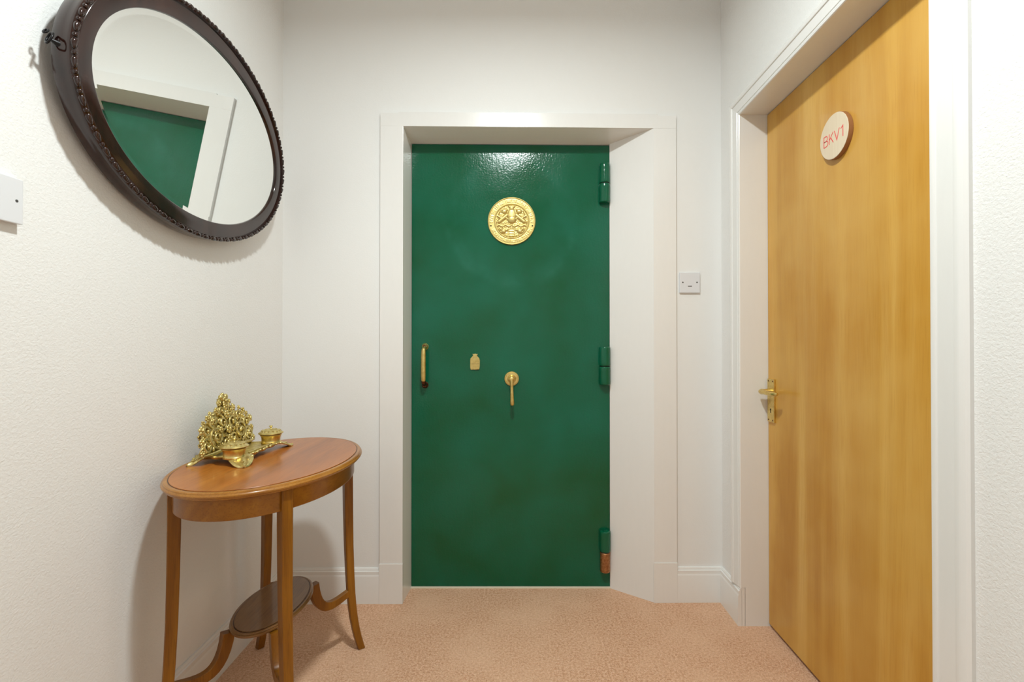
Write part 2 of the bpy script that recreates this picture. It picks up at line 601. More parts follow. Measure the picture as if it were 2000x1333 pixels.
lin(FAR, FAR + .011, 0, ZR + .011)
lin(NEAR - .011, NEAR, 0, ZR + .011)
lin(NEAR, FAR, ZR, ZR + .011)
t2part(MB().hexa([(XR(FAR) - .0005, FAR, 0), (XR(FAR) + LX + .001, FAR, 0), (XR(FAR) + LX + .001, FAR + .012, 0), (XR(FAR) - .0005, FAR + .012, 0),
                  (XR(FAR) - .0005, FAR, .1475), (XR(FAR) + LX + .001, FAR, .1475), (XR(FAR) + LX + .001, FAR + .012, .1475), (XR(FAR) - .0005, FAR + .012, .1475)]), 'plinth_block')
MAT['void'] = plain('unlit_room_beyond', (0.02, 0.017, 0.014), 0.9)
t2b = MB().box((1.09, NEAR - .05, 0), (1.11, FAR + .05, ZR + .05))
t2b.v = [tuple(Vector(p) - t2off) for p in t2b.v]
t2b.build('dark_backdrop', 'void', t2, 0)  # sheet added behind the door; its near-black colour stands in for darkness beyond

# ------------------------------------------------------------------ door_1: green steel strongroom door
d1 = tag(empty('door_1', (0, YD, 0)), 'glossy green steel strongroom door with brass fittings', 'door', 'structure')
m = MB().hexa([(DL + .001, 0, .007), (DR - .0005, 0, .007), (DR - .0005, .05, .007), (DL + .001, .05, .007),
               (DL + .001, 0, ZDL), (DR - .0005, 0, ZDR), (DR - .0005, .05, ZDR), (DL + .001, .05, ZDL)])
m.build('door_leaf', 'green', d1, 25, .0015)


def knuckle(name, z0, z1, mat, parent, r=.0245, wob=0.0):
    rnd = random.Random(int(z0 * 1000))
    pr = [(.0, z0), (r - .004, z0), (r - .001, z0 + .002), (r, z0 + .005)]
    for k in range(1, 6):
        pr.append((r + rnd.uniform(-wob, wob), z0 + .005 + (z1 - z0 - .01) * k / 6))
    pr += [(r, z1 - .005), (r - .001, z1 - .002), (r - .004, z1), (.0, z1)]
    return MB().lathe(pr, 28, (.4145, -.011, 0), 'Z', False, False).build(name, mat, parent, 40)


for z0, z1, low in ((1.7236, 1.8991, 'green'), (.9087, 1.0787, 'green'), (.0775, .2603, 'copper')):
    h = empty('hinge', (0, 0, 0))
    h.parent = d1
    zm = z0 + (z1 - z0) * .49
    knuckle('hinge_knuckle', zm + .0012, z1, 'green', h)
    a = knuckle('hinge_knuckle', z0, zm - .0012, low, h, .0245 if low == 'green' else .0225, .0004)
    if low == 'copper':
        a['label'] = 'bare copper coloured lower hinge knuckle'
    MB().lathe([(0, zm - .004), (.0205, zm - .004), (.0205, zm + .004), (0, zm + .004)], 20, (.4145, -.011, 0), 'Z', False, False).build('hinge_pin', 'dark', h)
    MB().lathe([(0, z1 + .002), (.008, z1 + .0015), (.009, z1 - .002), (0, z1 - .002)], 14, (.4145, -.011, 0), 'Z', False, False).build('hinge_cap', 'green', h)

# crest: cast brass roundel as a real relief
RC = 0.1075


def crest_height(u, v):
    r = np.hypot(u, v)
    th = np.arctan2(v, u)
    h = np.full_like(u, 0.30)

    def cap(h, a, b, w, top):
        ax, ay = a
        bx, by = b
        t = np.clip(((u - ax) * (bx - ax) + (v - ay) * (by - ay)) / max((bx - ax) ** 2 + (by - ay) ** 2, 1e-9), 0, 1)
        d = np.hypot(u - ax - t * (bx - ax), v - ay - t * (by - ay)) / w
        return np.maximum(h, np.where(d < 1, 0.30 + top * np.sqrt(np.clip(1 - d * d, 0, 1)), 0))

    def ell(h, c, rx, ry, top):
        d = np.hypot((u - c[0]) / rx, (v - c[1]) / ry)
        return np.maximum(h, np.where(d < 1, 0.30 + top * np.sqrt(np.clip(1 - d * d, 0, 1)), 0))

    h = h + 0.055 * np.sin(u * 41 + 3 * np.sin(v * 17)) * np.sin(v * 37 + 2 * np.sin(u * 23)) * (r < .66)
    # shield, helm and crown
    h = ell(h, (0, .22), .17, .30, .34)
    h = ell(h, (.01, .07), .185, .175, .62)
    h = ell(h, (0, .53), .10, .09, .34)
    h = cap(h, (-.10, .60), (.10, .60), .045, .32)
    h = ell(h, (0, .68), .03, .03, .34)
    for s in (-1, 1):
        # supporting beasts: body, head, mane, legs, tail
        h = cap(h, (s * .20, .24), (s * .52, -.02), .085, .44)
        h = ell(h, (s * .31, .40), .115, .10, .42)
        h = ell(h, (s * .23, .45), .06, .05, .42)
        h = cap(h, (s * .42, .12), (s * .60, .22), .05, .34)
        h = cap(h, (s * .60, .22), (s * .50, .42), .038, .30)
        h = cap(h, (s * .50, .42), (s * .58, .46), .034, .30)
        h = cap(h, (s * .26, .14), (s * .18, .10), .045, .34)
        h = cap(h, (s * .50, -.02), (s * .62, -.06), .04, .34)
        # ribbon
        for k in range(9):
            a0, a1 = .05 + k * .065, .05 + (k + 1) * .065
            h = cap(h, (s * a0, -.19 - .035 * math.sin(k * 1.5)), (s * a1, -.19 - .035 * math.sin(k * 1.5 + 1.5)), .045, .24)
        # thistles and leaves low down
        h = ell(h, (s * .34, -.42), .105, .10, .40)
        h = ell(h, (s * .46, -.33), .07, .06, .30)
        h = cap(h, (s * .20, -.38), (s * .34, -.30), .05, .26)
        h = cap(h, (s * .45, -.48), (s * .56, -.38), .045, .28)
        h = cap(h, (s * .22, -.62), (s * .40, -.58), .045, .24)
        h = np.where(np.hypot((u - s * .335) / .055, (v + .545) / .04) < 1, .16, h)
    box = (np.abs(u) < .105) & (v < -.33) & (v > -.64)
    h = np.where(box, np.maximum(h, .56 + .05 * np.cos(v * 60)), h)
    # lettering band and rims
    band = (r > .735) & (r < .955)
    h = np.where(band, .34, h)
    g = np.floor((th % (2 * PI)) / (2 * PI) * 62)
    ph = ((th % (2 * PI)) / (2 * PI) * 62) % 1
    gap = (np.abs(((th + PI * 1.07) % (2 * PI)) - PI) < 0) 
    hole = (np.abs(v + .20) < .13) & (np.abs(u) > .6)
    stroke = (ph > .15) & (ph < .38)
    stroke |= (ph > .58) & (ph < .80) & (g % 3 != 0)
    stroke |= (ph > .15) & (ph < .78) & (np.abs(r - (.845 + .045 * ((g % 4) - 1.5) / 1.5)) < .016)
    h = np.where(band & (r > .775) & (r < .915) & stroke & ~hole, .42, h)
    h = np.where((r > .690) & (r < .735), .30 + .22 * np.sqrt(np.clip(1 - ((r - .7125) / .0225) ** 2, 0, 1)), h)
    h = np.where((r > .662) & (r < .690), .12, h)
    h = np.where(r > .955, .30 + .30 * np.sqrt(np.clip(1 - ((r - .9725) / .0275) ** 2, 0, 1)), h)
    return h


m = MB()
NR, NT = 92, 260
rs = np.linspace(0, 1, NR + 1)[1:]
tt = np.linspace(0, 2 * PI, NT, endpoint=False)
RR, TT = np.meshgrid(rs, tt, indexing='ij')
U, V = RR * np.cos(TT), RR * np.sin(TT)
HH = crest_height(U, V) * 0.0135
rings = [[(RC * U[i, j], -HH[i, j], RC * V[i, j]) for j in range(NT)] for i in range(NR)]
rings.append([(RC * 1.0 * math.cos(a), 0.0, RC * 1.0 * math.sin(a)) for a in tt])
m.rings(rings, True, True, False)
crest = m.build('crest_roundel', 'crest', d1, 60, 0, (-.0015, -.0005, 1.644))
crest['label'] = 'round brass crest cast with a shield, two beasts and lettering'
for s in (-1, 1):
    MB().lathe([(.0, .0068), (.0026, .0064), (.0034, .0046)], 12, (s * .093, 0, -.0215), 'Y', True, True).build('screw', 'dark', crest)

# pull handle on the left edge
ph = empty('pull_handle', (-.3893, 0, .994))
ph.parent = d1
ph['label'] = 'brass pull handle with dark tarnished mounts'
for s in (1, -1):
    MB().lathe([(0, .000), (.0148, .000), (.0150, .004), (.0125, .0065), (.0105, .012), (.0095, .020), (0, .020)], 22, (0, 0, s * .086), 'Y', True, True).build('handle_mount', 'old' if s < 0 else 'brass', ph)
    MB().lathe([(0, .0205), (.0075, .0205), (.0082, .0225), (.006, .0245), (0, .0245)], 16, (0, 0, s * .086), 'Y', True, True).build('mount_bolt', 'old', ph)
    MB().tube([(0, -.014, s * .082), (0, -.030, s * .078), (0, -.040, s * .070), (-.0005, -.043, s * .060)], [.0095, .0100, .0100, .0095], 12).build('handle_arm', 'brass' if s > 0 else 'old', ph, 50)
m = MB().tube([(0, -.043, .0735), (0, -.0435, .066), (0, -.0445, .04), (0, -.045, 0), (0, -.0445, -.04), (0, -.0435, -.060), (0, -.043, -.066)], [.0085, .0100, .0108, .0110, .0108, .0100, .0085], 14)
m.build('handle_grip', 'brass', ph, 50)

# sack-shaped keyhole cover
bagp = [(-.0115, .0375), (-.0065, .0355), (0, .0380), (.0070, .0355), (.0125, .0370), (.0085, .0285), (.0125, .0240), (.0185, .0175), (.0215, .0080), (.0212, -.010),
        (.0205, -.024), (.0180, -.0335), (.0040, -.0345), (-.0080, -.0335), (-.0180, -.0345), (-.0215, -.026), (-.0218, -.0085), (-.0200, -.0070), (-.0218, -.0055), (-.0215, .0080), (-.0205, .0165), (-.0120, .0255), (-.0085, .0290)]
kc = MB().prism(bagp, 'Y', 0, -.0065).build('keyhole_cover', 'crest', d1, 25, .0012, (-.1655, 0, 1.0105))
kc['label'] = 'small brass keyhole cover shaped like a tied sack'
m = MB()
rnd = random.Random(3)
for row, z in enumerate((.010, -.001, -.0135, -.024)):
    x = -.015
    while x < .014:
        w = rnd.uniform(.0016, .0030)
        m.box((x, -.0076, z - .0030), (x + w * .5, -.0062, z + .0034))
        if rnd.random() < .6:
            m.box((x, -.0074, z + .0014 - rnd.random() * .003), (x + w, -.0062, z + .0034 - rnd.random() * .003 + .0006))
        x += w + .0013
m.build('raised_relief', 'brass', kc, 0)
MB().box((-.0150, -.0072, -.0083), (.0200, -.0062, -.0074)).build('groove_line', 'old', kc, 0)
MB().box((.0005, -.0072, -.0327), (.0175, -.0062, -.0312)).build('groove_line', 'old', kc, 0)

# turning lever
lv = empty('lever_handle', (-.0015, 0, .9363))
lv.parent = d1
lv['label'] = 'brass lever hanging down from a round rose'
MB().lathe([(0, 0), (.0325, 0), (.0330, .004), (.0315, .0065), (.0285, .0070), (.0270, .0058), (.0200, .0062), (.0165, .0090), (.0145, .016), (0, .016)], 40, (0, 0, 0), 'Y', True, True).build('lever_rose', 'brass', lv, 35)
MB().lathe([(0, .012), (.0125, .012), (.0115, .026), (.0105, .036), (.0125, .042), (.0105, .050), (.005, .053), (0, .0535)], 24, (0, 0, 0), 'Y', True, True).build('lever_boss', 'brass', lv, 45)
m = MB().tube([(0, -.044, .008), (0, -.0455, -.004), (.0004, -.0465, -.02), (.0010, -.047, -.05), (.0018, -.0475, -.085), (.0024, -.0475, -.104), (.0027, -.0475, -.1125), (.0028, -.0475, -.116)],
              [.0085, .0088, .0074, .0070, .0086, .0098, .0085, .0040], 16, sx=.95)
m.build('lever_arm', 'brass', lv, 50)

# ------------------------------------------------------------------ door_2: golden wooden door
yaw = math.atan(.0265)
d2 = tag(empty('door_2', (XD(FAR), FAR, 0)), 'golden veneered flush wooden door with brass handle and round name disc', 'door', 'structure')
d2.rotation_euler = (0, 0, -yaw)
# local: +x into the wall, -y towards the hinge side
MB().box((0, -.868, .0125), (.042, -.002, 1.981)).build('door_leaf', 'door', d2, 25, .0012)
# lever on backplate
lh = empty('door_handle', (0, -.034, .9))
lh.parent = d2
lh['label'] = 'brass lever handle on a narrow backplate with keyhole'
MB().box((-.0075, -.024, -.106), (0, .024, .058)).build('backplate', 'brass', lh, 25, .0016)
MB().lathe([(0, .0070), (.0128, .0070), (.0120, .014), (.0100, .030), (.0105, .043), (.008, .0475), (0, .048)], 20, (0, 0, .010), 'X', True, True).build('spindle_boss', 'brass', lh, 40)
MB().tube([(-.041, .008, .010), (-.0425, -.004, .010), (-.0435, -.03, .0095), (-.0435, -.07, .0085), (-.041, -.098, .0090), (-.037, -.108, .0100)], [.0080, .0092, .0080, .0078, .0085, .0045], 14).build('lever_arm', 'brass', lh, 50)
m = MB().lathe([(0, .0068), (.0036, .0068), (.0036, .0081), (0, .0081)], 14, (0, 0, -.058), 'X', True, True)
m.box((-.0081, -.0018, -.071), (-.0068, .0018, -.057))
m.build('keyhole', 'dark', lh, 0)
for sy, sz in ((.016, .050), (-.016, .050), (.016, -.098), (-.016, -.098)):
    MB().lathe([(0, .0070), (.0030, .0070), (.0026, .0084), (0, .0086)], 10, (0, sy, sz), 'X', True, True).build('screw', 'old', lh, 40)
# name disc
yd = -(FAR - 1.4480) / math.cos(yaw)
disc = MB().lathe([(0, 0), (.0665, 0), (.0675, .001), (.0675, .0130), (.0670, .0140)], 72, (0, 0, 0), 'X', True, False).build('name_disc', 'plyedge', d2, 30, 0, (0, yd, 1.7165))
disc['label'] = 'pale round plywood disc reading BKV1 in red'
MB().lathe([(.0670, .0139), (.0660, .0146), (0, .0146)], 72, (0, 0, 0), 'X', True, True).build('disc_face', 'ply', disc, 0)


def strokes(mb, segs, w, t):
    """flat letter strokes in the disc plane; text reads towards -y"""
    for pts in segs:
        P = [Vector((a, b)) for a, b in pts]
        L, Rr = [], []
        for i, p in enumerate(P):
            d0 = (P[i] - P[i - 1]).normalized() if i else (P[1] - P[0]).normalized()
            d1_ = (P[i + 1] - P[i]).normalized() if i < len(P) - 1 else d0
            n0, n1 = Vector((-d0.y, d0.x)), Vector((-d1_.y, d1_.x))
            n = (n0 + n1).normalized()
            k = w / 2 / max(n.dot(n0), .35)
            L.append(p + n * k)
            Rr.append(p - n * k)
        ring = lambda x, q: (-x, -q.x, q.y)
        rr = [[ring(.0144, L[i]), ring(.0144 + t, L[i]), ring(.0144 + t, Rr[i]), ring(.0144, Rr[i])] for i in range(len(P))]
        mb.rings(rr, True, True, True)


def arc(cx, cy, rx, ry, a0, a1, n=10):
    return [(cx + rx * math.cos(R(a0 + (a1 - a0) * i / n)), cy + ry * math.sin(R(a0 + (a1 - a0) * i / n))) for i in range(n + 1)]


hgt = .032
letters = {
    'letter_b': [[(-.047, 0), (-.047, hgt)], [(-.047, hgt)] + arc(-.0365, hgt * .76, .0065, hgt * .24, 90, -90) + [(-.047, hgt * .52)], [(-.047, hgt * .52)] + arc(-.0355, hgt * .26, .0085, hgt * .26, 90, -90) + [(-.047, 0)]],
    'letter_k': [[(-.0205, 0), (-.0205, hgt)], [(-.0025, hgt), (-.0195, hgt * .42)], [(-.0140, hgt * .60), (-.0015, 0)]],
    'letter_v': [[(.0035, hgt), (.0150, .0006), (.0265, hgt)]],
    'number_one': [[(.0330, hgt * .80), (.0425, hgt), (.0425, 0)]]}
for nm, seg in letters.items():
    mb = MB()
    strokes(mb, seg, .0027, .0006)
    mb.v = [(a, b, c - hgt / 2 - .002) for a, b, c in mb.v]
    mb.build(nm, 'red', disc, 0)

# ------------------------------------------------------------------ oval mirror
TILT = R(5.8)
MC = Vector((-.9045, 1.432, 1.7165))
mir = tag(empty('oval_mirror', MC), 'oval wall mirror in dark mahogany frame leaning from left wall', 'mirror')
# local axes: x = out of the glass, y = along the wall, z = up
mir.rotation_euler = (0, TILT, 0)
GA, GB = .4010, .2515
OA, OB = .4530, .3070
NE = 144


def oval(a, b, x, n=NE):
    return [(x, a * math.cos(2 * PI * i / n), b * math.sin(2 * PI * i / n)) for i in range(n)]


def between(t, x):
    return oval(GA + (OA - GA) * t, GB + (OB - GB) * t, x)


m = MB()
m.rings([oval(GA - .013, GB - .013, 0), oval(GA - .013, GB - .013, -.0005)], True, True, False)
m.v = m.v[:NE]
m.f = [tuple(range(NE))]
m.build('mirror_glass', 'mirror', mir, 0)
m = MB()
m.rings([oval(GA - .013, GB - .013, 0), oval(GA + .004, GB + .004, .0008)], True)
m.build('bevelled_edge', 'mirror', mir, 0)['label'] = 'bevelled edge of the mirror glass'
m = MB()
prof = [(-.002, -.006), (.000, .0010), (.010, .0055), (.030, .0070), (.060, .0074), (.40, .0074), (.745, .0074), (.76, .0125), (.80, .0110), (.96, .0090),
        (1.00, .0060), (1.02, -.0005), (1.00, -.006), (1.02, -.012), (1.02, -.026), (.98, -.034), (.88, -.036), (.0, -.030)]
m.rings([between(t, x) for t, x in prof], True)
fr = m.build('frame', 'frame', mir, 30)
# carved beads round the edge, each its own piece


def bead_mesh(name, L, w, h, leafy):
    mb = MB()
    n = 12
    rings = []
    steps = 8
    for i in range(steps + 1):
        s = -1 + 2 * i / steps
        k = math.sqrt(max(1 - abs(s) ** 2.6, 0.0)) * .96 + .04
        ring = []
        for j in range(n):
            a = 2 * PI * j / n
            tw = .22 * math.cos(2 * a + s * 2.2) if leafy else 0
            ring.append((h * k * math.sin(a) * (1 + tw), s * L, w * k * math.cos(a) * (1 + .5 * tw)))
        rings.append(ring)
    mb.rings(rings, True, True, True)
    o = mb.build(name, 'frame', fr, 50)
    return o


def perim_positions(count):
    a, b = OA - .0055, OB - .0055
    ts = np.linspace(0, 2 * PI, 4001)
    x, y = a * np.cos(ts), b * np.sin(ts)
    s = np.r_[0, np.cumsum(np.hypot(np.diff(x), np.diff(y)))]
    out = []
    for i in range(count):
        t = np.interp((i + .5) / count * s[-1], s, ts)
        out.append((a * math.cos(t), b * math.sin(t), math.atan2(b * math.cos(t), -a * math.sin(t))))
    return out, s[-1]


NB = 132
pos, per = perim_positions(NB)
pitch = per / NB
protoL = bead_mesh('carved_bead', pitch * .66, .0060, .0054, True)
protoS = bead_mesh('carved_button', pitch * .27, .0056, .0050, False)
for i, (py, pz, ang) in enumerate(pos):
    pr = protoL if i % 2 == 0 else protoS
    o = pr if i < 2 else pr.copy()
    if i >= 2:
        COL.objects.link(o)
        o.parent = fr
    o.location = (.0095, py, pz)
    o.rotation_euler = (ang, 0, 0)
# hanging eye on the near end
ey = empty('hanging_eye', (0, 0, -.020))
ey.parent = mir
m = MB()
m.tube([(-.018, -.450, .004), (-.020, -.456, .0045), (-.022, -.463, .005)], [.0075, .0050, .0030], 10)
m.build('eye_screw', 'black', ey, 45)
pts = []
for i in range(25):
    a = 2 * PI * i / 24
    pts.append((-.024 + .0085 * math.cos(a), -.4655 - .0035 * math.cos(a) + .004 * math.sin(a), .0075 + .0125 * math.sin(a)))
MB().tube(pts, .0022, 8, False, (0, 1, 0)).build('ring', 'black', ey, 50)
pts = [(-.030 + .0045 * math.cos(2 * PI * i / 16), -.468 + .003 * math.sin(2 * PI * i / 16), .019 + .005 * math.sin(2 * PI * i / 16)) for i in range(17)]
MB().tube(pts, .0017, 8, False, (0, 1, 0)).build('ring', 'black', ey, 50)
# cord from the eyes up to the wall hook (behind the frame)
MB().tube([(-.032, -.44, .02), (-.045, -.2, .16), (-.052, 0, .26), (-.045, .2, .16), (-.032, .44, .02)], .0015, 6).build('hanging_wire', 'black', mir, 50)

# ------------------------------------------------------------------ side table
TC = Vector((-.724, 1.478, 0))
TA, TB = .3480, .2430          # rim half lengths along y and x
tab = tag(empty('side_table', TC), 'small oval mahogany side table with splayed legs and low oval shelf', 'table')


def ov(a, b, z, n=96):
    return [(b * math.cos(2 * PI * i / n), a * math.sin(2 * PI * i / n), z) for i in range(n)]


TOPP = [(.0150, .7404), (.0135, .7398), (.0105, .7408), (.0070, .7405), (.0042, .7385), (.0032, .7358), (.0014, .7345), (.0, .7318), (.0006, .7285),
        (.0030, .7262), (.0055, .7255), (.0060, .7225), (.0110, .7205), (.0300, .7200)]
m = MB()
m.rings([ov(TA - d, TB - d, z) for d, z in ((.0172, .7370), (.0172, .7412), (.0180, .7420))], True, False, True)
m.build('table_top', 'top', tab, 28)
m = MB()
m.rings([ov(TA - d, TB - d, z) for d, z in TOPP], True, False, True)
m.build('rim_moulding', 'rim', tab, 28)
MAT['groove_wood'] = plain('dark_groove_wood', (0.045, 0.014, 0.004), 0.4)  # for the thin dark rings set in the top and shelf grooves
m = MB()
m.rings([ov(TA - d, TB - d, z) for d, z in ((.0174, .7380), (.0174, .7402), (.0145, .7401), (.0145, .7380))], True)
m.build('dark_groove_ring', 'groove_wood', tab, 0)
m = MB()
m.rings([ov(.3250, .2180, .7205), ov(.3250, .2180, .6680), ov(.3240, .2170, .6665), ov(.311, .204, .6665), ov(.311, .204, .7205)], True)
MAT['apron'] = wood('mahogany_apron', (0.12, 0.034, 0.002), (0.23, 0.078, 0.005), (0.42, 0.18, 0.017), 1, 5, 50, 0.30, 0.15, 0.22, 0.5)
m.build('apron', 'apron', tab, 30)
DXL, DYL = .147, .240
for sx in (1, -1):
    for sy in (1, -1):
        p = Vector((sx * DXL, sy * DYL, 0))
        nv = Vector((p.x / .218 ** 2, p.y / .325 ** 2, 0)).normalized()
        sd = Vector((-nv.y, nv.x, 0))
        path, sz = [], []
        for z, off, w in ((.7205, 0, .0300), (.62, 0, .0295), (.50, .0015, .0285), (.38, .004, .0272), (.28, .008, .0262), (.21, .012, .0256), (.16, .0165, .0252), (.12, .0215, .0248), (.08, .0285, .0244), (.045, .0365, .0240), (.018, .0440, .0236), (.002, .0490, .0234)):
            path.append(p + nv * (off - .006) + Vector((0, 0, z)))
            sz.append((w, w))
        mb = MB()
        rr = []
        for q, (w, _) in zip(path, sz):
            h = w / 2
            c = .0022
            pts = [(-h, -h + c), (-h + c, -h), (h - c, -h), (h, -h + c), (h, h - c), (h - c, h), (-h + c, h), (-h, h - c)]
            rr.append([q + sd * a + nv * b for a, b in pts])
        mb.rings(rr, True, True, True)
        mb.build('leg', 'leg', tab, 40)
        # curved stretcher from the leg up to the shelf
        a0 = p + nv * .004 + Vector((0, 0, .214))
        e = Vector((sx * .064, sy * .132, 0))
        P0, P1, P2, P3 = a0, a0.lerp(e, .42) + Vector((0, 0, .0)), e + (p - e) * .12, e + Vector((0, 0, .293))
        P1.z, P2.z = .199, .163
        path = []
        for i in range(15):
            t = i / 14
            path.append(P0 * (1 - t) ** 3 + P1 * 3 * t * (1 - t) ** 2 + P2 * 3 * t * t * (1 - t) + P3 * t ** 3)
        dirh = (e - p)
        dirh.z = 0
        side = Vector((-dirh.y, dirh.x, 0)).normalized()
        MB().bar(path, [(.017 + .006 * (i / 14), .022 + .010 * (i / 14)) for i in range(15)], side).build('stretcher', 'leg', tab, 40)
m = MB()
SA, SB = .1680, .0975
m.rings([ov(SA - d, SB - d, z, 72) for d, z in ((.0130, .3070), (.0124, .3050), (.0105, .3048), (.0085, .3058), (.0045, .3052), (.0020, .3030), (.0030, .3015), (.0005, .3000), (.0, .2975), (.0010, .2945), (.0040, .2925), (.012, .2915))], True, True, True)
m.build('shelf', 'shelf', tab, 28)
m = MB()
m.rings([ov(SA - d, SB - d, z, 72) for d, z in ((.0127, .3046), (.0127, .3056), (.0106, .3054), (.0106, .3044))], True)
m.build('dark_groove_ring', 'groove_wood', tab, 0)

# ------------------------------------------------------------------ brass inkstand
IO = Vector((-.850, 1.515, .7420))
ink = tag(empty('inkstand', IO), 'ornate brass inkstand with pierced letter rack on the oval table', 'inkstand')
# local: +x towards the room, y along the wall, z up


def L(p):
    return Vector(p)


# base tray
m = MB()
outl = []
PX0, PX1, PY = -.070, .070, .110
cor = []
for (cx, cy, r, a0) in ((PX1 - .012, PY - .012, .012, 0), (PX0 + .012, PY - .012, .012, 90), (PX0 + .012, -PY + .012, .012, 180), (PX1 - .012, -PY + .012, .012, 270)):
    for k in range(7):
        a = R(a0 + 15 * k)
        cor.append((cx + r * math.cos(a), cy + r * math.sin(a)))
n_ = len(cor)
# resample with gentle waves on the front edge
base = []
for i in range(n_):
    p, q = Vector(cor[i]), Vector(cor[(i + 1) % n_])
    k = max(1, int((q - p).length / .008))
    for j in range(k):
        base.append(p.lerp(q, j / k))
base = [Vector((p.x + (.004 * math.sin(p.y * 115) if p.x > .05 else 0), p.y + (.003 * math.sin(p.x * 130) if abs(p.y) > .1 else 0))) for p in base]


def offs(d, z):
    c = Vector((0, 0))
    return [(p.x * (1 - d / .070), p.y * (1 - d / .110), z) for p in base]


m.rings([offs(.030, .0172), offs(.014, .0178), offs(.010, .0205), offs(.006, .0230), offs(.002, .0225), offs(.0, .0200), offs(.001, .0165), offs(.005, .0125)], True, True, True)
m.build('tray', 'cast', ink, 35)


# curling feet at the corners
def foot(cx, cy, dx, dy, w0, ln=1.0):
    d = Vector((dx, dy, 0)).normalized()
    s = Vector((-d.y, d.x, 0))
    st = Vector((cx, cy, 0))
    prof = [(-.012, .0215, .9), (.004, .0225, 1.0), (.020, .0205, 1.08), (.036, .0150, .98), (.050, .0085, .78), (.062, .0035, .52), (.070, .0018, .30), (.074, .0032, .12)]
    rr = []
    for t, z, k in prof:
        c = st + d * t * ln
        w = w0 * k
        thick = .0042
        ring = []
        for j in range(-6, 7):
            f = j / 6
            ring.append(c + s * w * f + Vector((0, 0, z + .0035 * (1 - f * f) + .0012 * math.cos(f * 9))))
        for j in range(6, -7, -1):
            f = j / 6
            ring.append(c + s * w * f * .94 + Vector((0, 0, max(z - thick + .0035 * (1 - f * f), .0004))))
        rr.append(ring)
    mb = MB().rings(rr, True, True, True)
    for k in (-1, 1):   # side curls and beads of the leaf
        c = st + d * .036 * ln + s * w0 * .55 * k
        mb.ball((c.x, c.y, .0165), (.0055, .0055, .0035), 8, 5)
        c = st + d * .018 * ln + s * w0 * .95 * k
        mb.ball((c.x, c.y, .0200), (.006, .006, .0045), 8, 5)
    c = st + d * .048 * ln
    mb.ball((c.x, c.y, .0135), (.006, .006, .0035), 8, 5)
    mb.build('foot', 'cast', ink, 45)


foot(.052, -.096, .60, -.80, .031)
foot(.048, .098, .60, .80, .027)
foot(-.052, -.092, -.42, -.90, .017, .72)
foot(-.052, .092, -.42, .90, .017, .72)
# scalloped bosses on the front edge
m = MB()
for k in range(-6, 7):
    m.ball((.070 + .003 * math.cos(k * 2.1), k * .0135, .0205), (.0055, .0065, .0040), 8, 5)
m.build('front_moulding', 'cast', ink, 50)['kind'] = 'stuff'

# inkwells
for sy in (-1, 1):
    w = empty('inkwell', (.042, sy * .107, .0225))
    w.parent = ink
    MB().lathe([(0, -.004), (.0300, -.004), (.0305, .0), (.0290, .002), (.0285, .006), (.0290, .013), (.0305, .019), (.0325, .0215), (.0335, .0230), (.0325, .0245), (.0300, .0245), (.0295, .020), (0, .019)], 40, (0, 0, 0), 'Z', True, True).build('well_body', 'brass', w, 35)
    lid = MB().lathe([(0, .0265), (.0340, .0265), (.0375, .0275), (.0385, .0295), (.0365, .0315), (.0320, .0345), (.0255, .0385), (.0170, .0415), (.0080, .0430), (0, .0432)], 40, (0, 0, 0), 'Z', True, True).build('well_lid', 'cast', w, 40)
    MB().lathe([(0, .0425), (.0042, .0430), (.0026, .0455), (.0030, .0475), (.0052, .0495), (.0058, .0515), (.0045, .0535), (0, .0545)], 18, (0, 0, 0), 'Z', True, True).build('lid_knob', 'cast', lid, 45)
    m = MB()
    for k in range(14):
        a = 2 * PI * k / 14
        m.ball((.0265 * math.cos(a), .0265 * math.sin(a), .0375), (.0042, .0042, .0022), 8, 5)
        m.ball((.0165 * math.cos(a + .2), .0165 * math.sin(a + .2), .0412), (.0026, .0026, .0016), 6, 4)
    m.build('lid_ornament', 'cast', lid, 50)['kind'] = 'stuff'

# pierced letter rack: scrolls, leaves and flowers cast as one openwork panel
rack = empty('letter_rack', (-.030, -.004, .0225))
rack.parent = ink
rack.rotation_euler = (0, R(-9), 0)


def halfw(z):
    return float(np.interp(z, [0, .02, .045, .07, .088, .105, .122, .135, .150, .172], [.136, .140, .134, .128, .112, .083, .050, .028, .024, .018]))


def spiral(mb, y, z, r, turns, a0, sgn, w, x=0.0, bulge=.004):
    pts, rad = [], []
    N = int(12 * turns) + 4
    for i in range(N + 1):
        t = i / N
        rr_ = r * (1 - .82 * t)
        a = a0 + sgn * 2 * PI * turns * t
        pts.append((x + bulge * t, y + rr_ * math.cos(a), z + rr_ * math.sin(a)))
        rad.append(w * (1 - .45 * t))
    mb.tube(pts, [q * 1.35 for q in rad], 6, True, (1, 0, 0))
    mb.ball((x + bulge, y + r * .18 * math.cos(a), z + r * .18 * math.sin(a)), w * 1.5, 7, 5)


def flower(mb, y, z, r, x=.004, petals=5, ph=0.0):
    for k in range(petals):
        a = 2 * PI * k / petals + ph
        mb.ball((x, y + r * .62 * math.cos(a), z + r * .62 * math.sin(a)), (r * .34, r * .42, r * .42), 8, 5)
    mb.ball((x + r * .25, y, z), (r * .38, r * .36, r * .36), 8, 5)


def leaf(mb, y, z, ang, Ln, w, x=.002):
    pts, rad = [], []
    for i in range(7):
        t = i / 6
        a = ang + .9 * (t - .4)
        pts.append((x + .004 * math.sin(t * PI), y + Ln * t * math.cos(a), z + Ln * t * math.sin(a)))
        rad.append(max(w * math.sin(PI * (.12 + .85 * t)), .0006))
    mb.tube(pts, [q * 1.4 for q in rad], 6, True, (1, 0, 0))


